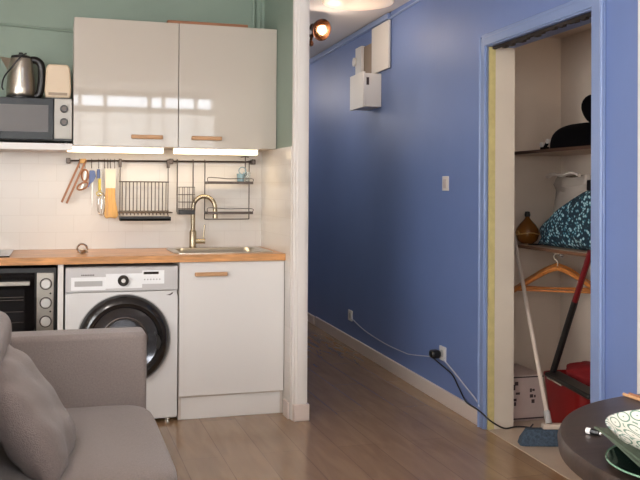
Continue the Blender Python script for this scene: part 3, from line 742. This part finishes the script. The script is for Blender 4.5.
t = thing('plastic_bag', wp(.6,-.98,.946), 'clear plastic bag of pale things standing behind the teal bag in the closet', 'bag')
ring_l=[]
prof=[(.0,.150,.085),(.05,.185,.10),(.15,.185,.10),(.25,.175,.09),(.31,.165,.07),(.345,.19,.08),(.375,.185,.06),(.40,.17,.045)]
rnd=random.Random(3)
for (z,a_,b_) in prof:
    ring_l.append([(.665+.85*b_*math.cos(u)*(1+.10*math.sin(5*u+z*30)), -.945+a_*math.sin(u)*(1+.06*math.sin(7*u-z*20))-.03*z, .947+z+.010*math.sin(3*u+1)*(z>.05)) for u in [2*PI*i/36 for i in range(36)]])
MB(W).rings(ring_l, caps=True).build('film', clearbag, t)
blob(MB(W),(.665,-.935,1.09),(.045,.10,.14),3,24,14,noise=.05,seed=2).build('contents', bagcont, t)
MB(W).tube(catmull([(.60,-.77,1.345),(.59,-.85,1.36),(.59,-.95,1.35),(.59,-1.05,1.365),(.60,-1.11,1.35)],5),.016,8,flat=.6).build('folded_top', mat('white_film',(220,208,196),.4), t)

# teal patterned bag: puffy outline in the wall's plane
t = thing('fabric_bag', wp(.47,-1.3,.946), 'teal floral print fabric bag on the lower closet shelf', 'bag')
out_=[(-.885,.950),(-.925,.985),(-.90,1.035),(-.95,1.075),(-1.03,1.115),(-1.12,1.16),(-1.22,1.205),(-1.33,1.245),(-1.42,1.27),(-1.55,1.27),(-1.66,1.22),(-1.70,1.1),(-1.68,.98),(-1.6,.951),(-1.4,.949),(-1.2,.949),(-1.05,.949)]
outv=catmull([(0,y,z) for y,z in out_]+[(0,*out_[0])],4)[:-1]
cy_=sum(p.y for p in outv)/len(outv); cz_=sum(p.z for p in outv)/len(outv)
rings=[]
for (f_,d_) in ((.02,-.085),(.45,-.08),(.8,-.062),(.96,-.03),(1.0,0),(.96,.03),(.8,.062),(.45,.08),(.02,.085)):
    rings.append([(.492+d_+.006*math.sin(23*p.y+17*p.z+d_*20)*(f_<.9), cy_+(p.y-cy_)*f_, max(.9465,cz_+(p.z-cz_)*f_)) for p in outv])
MB(W).rings(rings).build('pouch', tealm, t)
MB(W).box(.475,.505,-1.43,-1.38,1.262,1.32).build('handle', blackp, t, bevel=.006)
MB(W).tube(catmull([(.49,-.892,.952),(.46,-.86,.950),(.44,-.83,.949)],3),.004,6).build('tie_end', blackp, t)

def hanger(y0,x0,zofs,label,ang):
    t = thing('coat_hanger', wp(x0,y0,.84+zofs), label, 'hanger', 'wooden hangers in the closet')
    m=W@Matrix.Translation((x0,y0,0))@Matrix.Rotation(ang,4,'Z')
    z0=.835+zofs
    def arm(sg):
        mm=MB(m); pts=catmull([(0,0,z0),(0,sg*.06,z0-.022),(0,sg*.15,z0-.078),(0,sg*.245,z0-.142)],5)
        mm.tube(pts,[.021]*3+[.020]*5+[.018]*5+[.015]*3,8,flat=.75); return mm
    arm(1).build('shoulder', hangerw, t); arm(-1).build('shoulder', hangerw, t)
    MB(m).tube([(0,.22,z0-.130),(0,-.22,z0-.130)],.006,8).build('trouser_bar', hangerw, t)
    hk=[(0,0,z0+.01),(0,0,z0+.035),(0,.012,z0+.048)]+[(0,.0+.020*math.cos(a),z0+.062+.020*math.sin(a)) for a in (-.6,.2,1.0,1.8,2.6,3.3)]
    MB(m).tube(catmull(hk,3),.0022,6).build('hook', chrome, t)
    return t
A_=math.radians(58)
hanger(-1.06,.495,-.005,'orange wooden hanger under the lower closet shelf, nearest of the hangers',A_)
hanger(-1.00,.53,.004,'orange wooden hanger hanging just behind the nearest one',A_+.3)
hanger(-.945,.56,-.004,'orange wooden hanger hanging at the back of the closet rod',A_-.22)
tag(MB(W).tube([(.47,-1.15,.905),(.60,-.85,.905)],.0085,10).build('hanging_rod', chrome),'short steel rod under the lower closet shelf holding the hangers','rod')

# broom
t = thing('broom', wp(.15,-1.45,0), 'broom with white stick and blue-grey bristles standing on the closet floor', 'broom')
bA=Vector((.070,-1.545,0)); bB=Vector((.235,-1.60,0))
Mb=W@Matrix.Translation((.15,-1.56,.005))@Matrix.Rotation(math.radians(-72-18),4,'Z')
# head: long along the view's left-right, block above bristles
Mb=W@Matrix.Translation((.178,-1.53,.006))@Matrix.Rotation(math.radians(-15),4,'Z')
hd=MB(Mb)
r_=[]
for (z,hx,hy) in ((0,.150,.045),(.03,.142,.040),(.06,.125,.028),(.075,.118,.022)):
    r_.append(rrect(0,0,hx,hy,.02,z,4))
hd.rings(r_).build('bristles', brushm, t)
MB(Mb).box(-.035,.10,-.022,.022,.0755,.100).build('block', whitepole, t, bevel=.006)
pa=W.inverted()@(Mb@Vector((.0,0,.098)))
top=pa+(Vector((.35,-.811,1.032))-pa)*1.12
MB(W).tube([pa,pa.lerp(top,1)],.0115,10).build('stick', whitepole, t)
MB(W).tube([pa,pa.lerp(top,.05)],.017,10).build('ferrule', grey_app, t)

# printed cardboard box
t = thing('cardboard_box', wp(.42,-1.05,0), 'white cardboard box with dark print on the closet floor', 'box')
MB(W).box(.155,.385,-1.11,-.80,.0045,.252).build('body', card, t, bevel=.002)
m_=MB(W); yy=-1.1115
m_.box(.156,.384,yy,yy+.001,.240,.247); m_.box(.156,.384,yy,yy+.001,.014,.022)
for (x,z,w_,h_) in ((.21,.20,.02,.02),(.20,.175,.012,.03),(.215,.15,.025,.012),(.20,.115,.02,.014),(.205,.09,.012,.02),(.30,.16,.012,.02),(.30,.13,.02,.018),(.315,.165,.014,.012),(.31,.10,.018,.02),(.325,.13,.01,.014)):
    m_.box(x,x+w_,yy,yy+.001,z,z+h_)
m_.build('print', ink, t)

# red bucket, cloth, black floor squeegee with red pole
t = thing('bucket', wp(.48,-1.58,0), 'dark red plastic bucket on the closet floor', 'bucket')
r_=[]
for z,s_ in ((.0045,.82),(.02,.84),(.27,.98),(.275,1.0),(.285,1.0),(.285,.96),(.02,.80)):
    r_.append(rrect(.50,-1.36,.170*s_,.200*s_,.06*s_,z,6))
MB(W).rings(r_,caps=True).build('tub', red, t)
blob(MB(W),(.50,-1.36,.300),(.11,.13,.06),2.2,60,24,noise=.11,seed=5).build('x', redcloth)
o=bpy.data.objects['x']; o.name='cleaning_cloth'; tag(o,'crumpled red cloth piled on top of the red bucket','cloth')
t = thing('mop', wp(.3,-1.45,.3), 'black floor mop with a dark red and black stick leaning over the bucket', 'mop')
p0=Vector((.29,-1.365,.312)); p1=Vector((.358,-1.61,.965))
mid=p0.lerp(p1,.60)
MB(W).tube([p0,mid],.017,10).build('lower_stick', blackp, t)
MB(W).tube([mid,p1],.016,10).build('upper_stick', redpole, t)
Mm=W@Matrix.Translation((.295,-1.55,.300))@Matrix.Rotation(math.radians(4),4,'X')
MB(Mm).box(-.045,.045,-.21,.20,-.014,.012).build('head', blackp, t, bevel=.01)
MB(Mm).box(-.05,-.0452,.02,.16,-.014,-.006).build('metal_strip', chrome, t)

# ------------------------------------------------------------------ sofa
def cushion(mb, c, h, e=5, nu=48, nv=20, rot=None, wr=0, seed=1):
    """softened box, half sizes h, slight crown"""
    rnd=random.Random(seed); ph=[rnd.uniform(0,6.28) for _ in range(6)]
    rings=[]
    def pw(x,ex): return math.copysign(abs(x)**ex,x)
    for i in range(nv+1):
        v_=-PI/2+PI*i/nv; cr=pw(math.cos(v_),.45); zz=pw(math.sin(v_),.55); rr=[]
        for j_ in range(nu):
            u_=2*PI*j_/nu
            x=h[0]*cr*pw(math.cos(u_),2/e); y=h[1]*cr*pw(math.sin(u_),2/e); z=h[2]*zz
            if wr: z+=wr*math.sin(9*x+ph[0])*math.sin(7*y+ph[1])
            p=Vector((x,y,z)); p=rot@p if rot else p
            rr.append(Vector(c)+p)
        rings.append(rr)
    return mb.rings(rings, caps=False)
t = thing('sofa', (-.05,-2.7,0), 'taupe fabric sofa in the foreground facing the blue wall', 'sofa')
MB().box(-.50,.31,-3.66,-1.88,.13,.29).build('base', fabric, t, bevel=.02,seg=3)
MB().box(-.62,.350,-1.838,-1.675,.10,.692).build('armrest', fabric, t, bevel=.022,seg=4)
MB().box(-.62,.350,-3.85,-3.69,.10,.692).build('armrest', fabric, t, bevel=.022,seg=4)
MB().box(-.66,-.45,-3.69,-1.84,.10,.78).build('backrest', fabric, t, bevel=.04,seg=4)
cushion(MB(),(-.04,-2.31,.365),(.405,.468,.078),9).build('seat_cushion', fabric, t)
cushion(MB(),(-.04,-3.25,.365),(.405,.468,.078),9).build('seat_cushion', fabric, t)
RB=Matrix.Rotation(math.radians(-76),3,'Y')
cushion(MB(),(-.275,-2.34,.605),(.235,.455,.10),6,rot=RB).build('back_cushion', fabric2, t)
cushion(MB(),(-.275,-3.25,.605),(.235,.455,.10),6,rot=RB).build('back_cushion', fabric2, t)
for x in (-.58,.27):
    for y in (-3.78,-1.75): MB().tube([(x,y,.1),(x,y,.001)],[.022,.016],12).build('leg', wood_dark, t)

def pillow(name, c, size, thick, rot, m, label, seed):
    n=26; mb=MB(); rnd=random.Random(seed); ph=[rnd.uniform(0,6.28) for _ in range(8)]
    top=[];bot=[]
    def P_(u,v,sg):
        s_=1-.10*(1-abs(u)**1.0*0)*(abs(v)**2.0)*0
        pinch=lambda a,b_: a*(1-.055*(1-b_*b_)*(abs(a)**3))
        x=pinch(u,v)*size/2; y=pinch(v,u)*size/2
        h=(max(0,(1-u**4))*max(0,(1-v**4)))**.55*thick/2
        wr=.006*math.sin(5*u+7*v+ph[0])*math.sin(4*v-3*u+ph[1])+.004*math.sin(14*(u+v)+ph[2])*(abs(u*v))
        w2=.012*math.exp(-((u-v*.3-.1)**2)*30)*(v<-.2)*(-v)
        return Vector((x,y,sg*(h+(wr-w2)*min(1,h*30))))
    vs=[];idx={}
    for sg in (1,-1):
        for i in range(n+1):
            for j_ in range(n+1):
                u=-1+2*i/n; v=-1+2*j_/n
                idx[(sg,i,j_)]=len(vs); vs.append(Vector(c)+rot@P_(u,v,sg))
    fs=[]
    for sg in (1,-1):
        for i in range(n):
            for j_ in range(n):
                q=(idx[(sg,i,j_)],idx[(sg,i+1,j_)],idx[(sg,i+1,j_+1)],idx[(sg,i,j_+1)])
                fs.append(q if sg>0 else q[::-1])
    mb.add(vs,fs)
    return tag(mb.build(name,m,smooth=80),label,'cushion','scatter cushions on the sofa')
def frame(nrm, roll):
    nrm=Vector(nrm).normalized(); up=Vector((0,0,1)); r=up.cross(nrm).normalized(); u=nrm.cross(r)
    M_=Matrix((r,u,nrm)).transposed()
    return M_@Matrix.Rotation(math.radians(roll),3,'Z')
pillow('cushion',(-.085,-2.53,.582),.43,.15,frame((.818,-.115,.562),0),fabric2,'square taupe scatter cushion leaning at a slant on the sofa',4)

# ------------------------------------------------------------------ dining table
t = thing('dining_table', (1.45,-3.95,0), 'round dark brown table in the right foreground', 'table')
MB().lathe([(0,.702),(.49,.702),(.503,.712),(.506,.735),(.500,.749),(.488,.7515),(0,.7515)],96,Matrix.Translation((1.46,-3.953,0))).build('tabletop', tablem, t)
MB().lathe([(0,.03),(.045,.03),(.045,.60),(.09,.69),(.09,.7015),(0,.7015)],32,Matrix.Translation((1.46,-3.953,0))).build('pedestal', blackp, t)
MB().lathe([(0,.001),(.26,.001),(.26,.012),(.05,.032),(0,.032)],48,Matrix.Translation((1.46,-3.953,0))).build('base', blackp, t)
PX,PY=1.094,-4.000
TZ=.752
def ell(prof,c,n=64): return MB().lathe(prof,n,Matrix.Translation(c))
t=thing('plate',(PX,PY,TZ),'dark green glazed plate under the napkin and patterned bowl','plate')
ell([(0,0),(.09,0),(.118,.008),(.134,.014),(.135,.017),(.118,.012),(.09,.005),(0,.005)],(PX,PY,TZ)).build('dish',sageplate,t)
ell([(.1315,.0155),(.1355,.0182),(.136,.015)],(PX,PY,TZ)).build('rim',mat('pale_green_rim',(104,136,114),.15),t)
# napkin: folded cloth draped on plate
nk=MB(); n=16
def nap(u,v,off):
    # u left-right, v front-back  (local before rotation)
    x=u*.070; y=v*.120
    z=TZ+.0195+off+.004*math.sin(6*u+2*v)*.6
    return (x,y,z)
for k_,off in enumerate((0,.006)):
    vs=[nap(-1+2*i/n,-1+2*j_/n,off) for i in range(n+1) for j_ in range(n+1)]+[nap(-1+2*i/n,-1+2*j_/n,off+.004) for i in range(n+1) for j_ in range(n+1)]
    N=(n+1)**2; fs=[]
    for i in range(n):
        for j_ in range(n):
            a0=i*(n+1)+j_; q=(a0,a0+n+1,a0+n+2,a0+1); fs.append(q); fs.append(tuple(N+x for x in q[::-1]))
    for i in range(n):
        for (a0,b0) in ((i,i+1),(n*(n+1)+i,n*(n+1)+i+1),(i*(n+1),(i+1)*(n+1)),(i*(n+1)+n,(i+1)*(n+1)+n)):
            fs.append((a0,b0,b0+N,a0+N))
    nk.add(vs,fs,Matrix.Translation((1.092,-3.928+.004*k_,0))@Matrix.Rotation(math.radians(-16+4*k_),4,'Z'))
tag(nk.build('napkin',napkinm,smooth=50),'folded olive grey napkin between plate and bowl','napkin')
bz=TZ+.031
tag(ell([(0,0),(.055,0),(.058,.004),(.085,.012),(.118,.028),(.135,.046),(.1365,.048),(.1335,.048),(.115,.031),(.083,.016),(.05,.008),(0,.007)],(PX,PY,bz)).build('bowl',bowl_mat((PX,PY,bz))),'white bowl with sage green scallop pattern standing on the napkin','bowl')
# dark navy ring, cutlery, chopsticks
tag(MB().lathe([(.020,-.014),(.023,-.014),(.023,.014),(.020,.014),(.020,-.014)],24,Matrix.Translation((.995,-4.06,TZ+.056))@Matrix.Rotation(PI/2,4,'Y')).build('dark_ring',mat('navy_ring',(22,30,42),.3)),'dark navy ring at the edge of the olive napkin','napkin ring')
t=thing('table_knife',(1.06,-3.74,TZ),'black handled knife with white end beside the plate','knife')
dk=Vector((.075,-.165,0)).normalized()
k0=Vector((1.070,-3.735,TZ+.006))
MB().tube([k0,k0+dk*.010],.0065,8).build('white_end',white_satin,t)
MB().tube([k0+dk*.0102,k0+dk*.03],.0065,8).build('handle',blackp,t)
MB().tube([k0+dk*.0302,k0+dk*.035],.004,8).build('blade_stub',steel,t)
for i,(xa,lb) in enumerate(((0,'pale wooden chopstick on the dark table, outer of the pair'),(.016,'dark brown chopstick on the dark table, inner of the pair'))):
    a0=Vector((1.352+xa*1.0,-3.475-xa*.1,TZ+.0045)); 
    d0=Vector((.012,-.24,0))
    o=MB().tube([a0,a0+d0],[.0042,.0028],8).build('chopstick',[wood_handle,wood_dark][i]); tag(o,lb,'chopstick','chopsticks')

# ------------------------------------------------------------------ light
wd=bpy.data.worlds.new('sky'); S.world=wd; wd.use_nodes=True
bg=wd.node_tree.nodes['Background']; bg.inputs[0].default_value=(.82,.90,1,1); bg.inputs[1].default_value=16.0
def area(name,loc,rot,sx,sy,power,col):
    l=bpy.data.lights.new(name,'AREA'); l.shape='RECTANGLE'; l.size=sx; l.size_y=sy; l.energy=power; l.color=col
    o=bpy.data.objects.new(name,l); o.location=loc; o.rotation_euler=rot; COL.objects.link(o); return o
area('window_daylight',((wx0+wx1)/2,RY+.03,1.60),(PI/2,0,0),wx1-wx0-.1,1.25,60,(.97,.98,1))
area('added_side_fill',(-2.09,-4.3,1.55),(0,-PI/2,0),1.3,3.2,110,(.96,.98,1))  # fill added from the left to light the blue wall and closet
def point(name,loc,power,col,r=.04):
    l=bpy.data.lights.new(name,'POINT'); l.energy=power; l.color=col; l.shadow_soft_size=r
    o=bpy.data.objects.new(name,l); o.location=loc; COL.objects.link(o); return o
point('hall_ceiling_lamp',(1.88,.02,2.28),2.2,(1,.88,.76),.1)
point('spot_bulb',(1.80,.40,2.30),3.5,(1,.84,.70),.05)
point('hall_far_fill',(1.70,3.3,2.25),16,(1,.9,.86),.15)  # added fill that brightens the far hallway, no fixture there
point('hall_middle_fill',(1.60,1.3,1.9),7,(1,.92,.9),.25)  # unseen fill added to lift the middle of the hallway
point('closet_fill',tuple(wp(.32,-2.7,1.85)),4.2,(1,.92,.84),.08)  # fill added to brighten the closet interior, no fitting behind it
point('living_fill',(-.65,-2.9,2.3),38,(1,.92,.84),.15)  # added overhead fill for the living side and closet, no fixture
area('strip_glow',(.345,-.27,1.455),(0,0,0),.52,.03,1.35,(1,.82,.56))
area('strip_glow_sink',(.9,-.27,1.455),(0,0,0),.46,.03,1.35,(1,.82,.56))

cam=bpy.data.cameras.new('camera'); co=bpy.data.objects.new('camera',cam); COL.objects.link(co); S.camera=co
yaw,pitch,roll=.296422,.010379,.006288
fwd=Vector((math.sin(yaw)*math.cos(pitch),math.cos(yaw)*math.cos(pitch),math.sin(pitch)))
r=Vector((math.cos(yaw),-math.sin(yaw),0)); u=r.cross(fwd)
r2=math.cos(roll)*r+math.sin(roll)*u; u2=-math.sin(roll)*r+math.cos(roll)*u
M_=Matrix((r2,u2,-fwd)).transposed().to_4x4(); M_.translation=(.0004,-5.3082,1.2596)
co.matrix_world=M_
cam.sensor_width=36; cam.lens=863.01/640*36; cam.shift_y=-(240-180.7455)/640
cam.clip_start=.05
S.view_settings.view_transform='Standard'; S.view_settings.look='None'; S.view_settings.gamma=1; S.view_settings.exposure=-.30
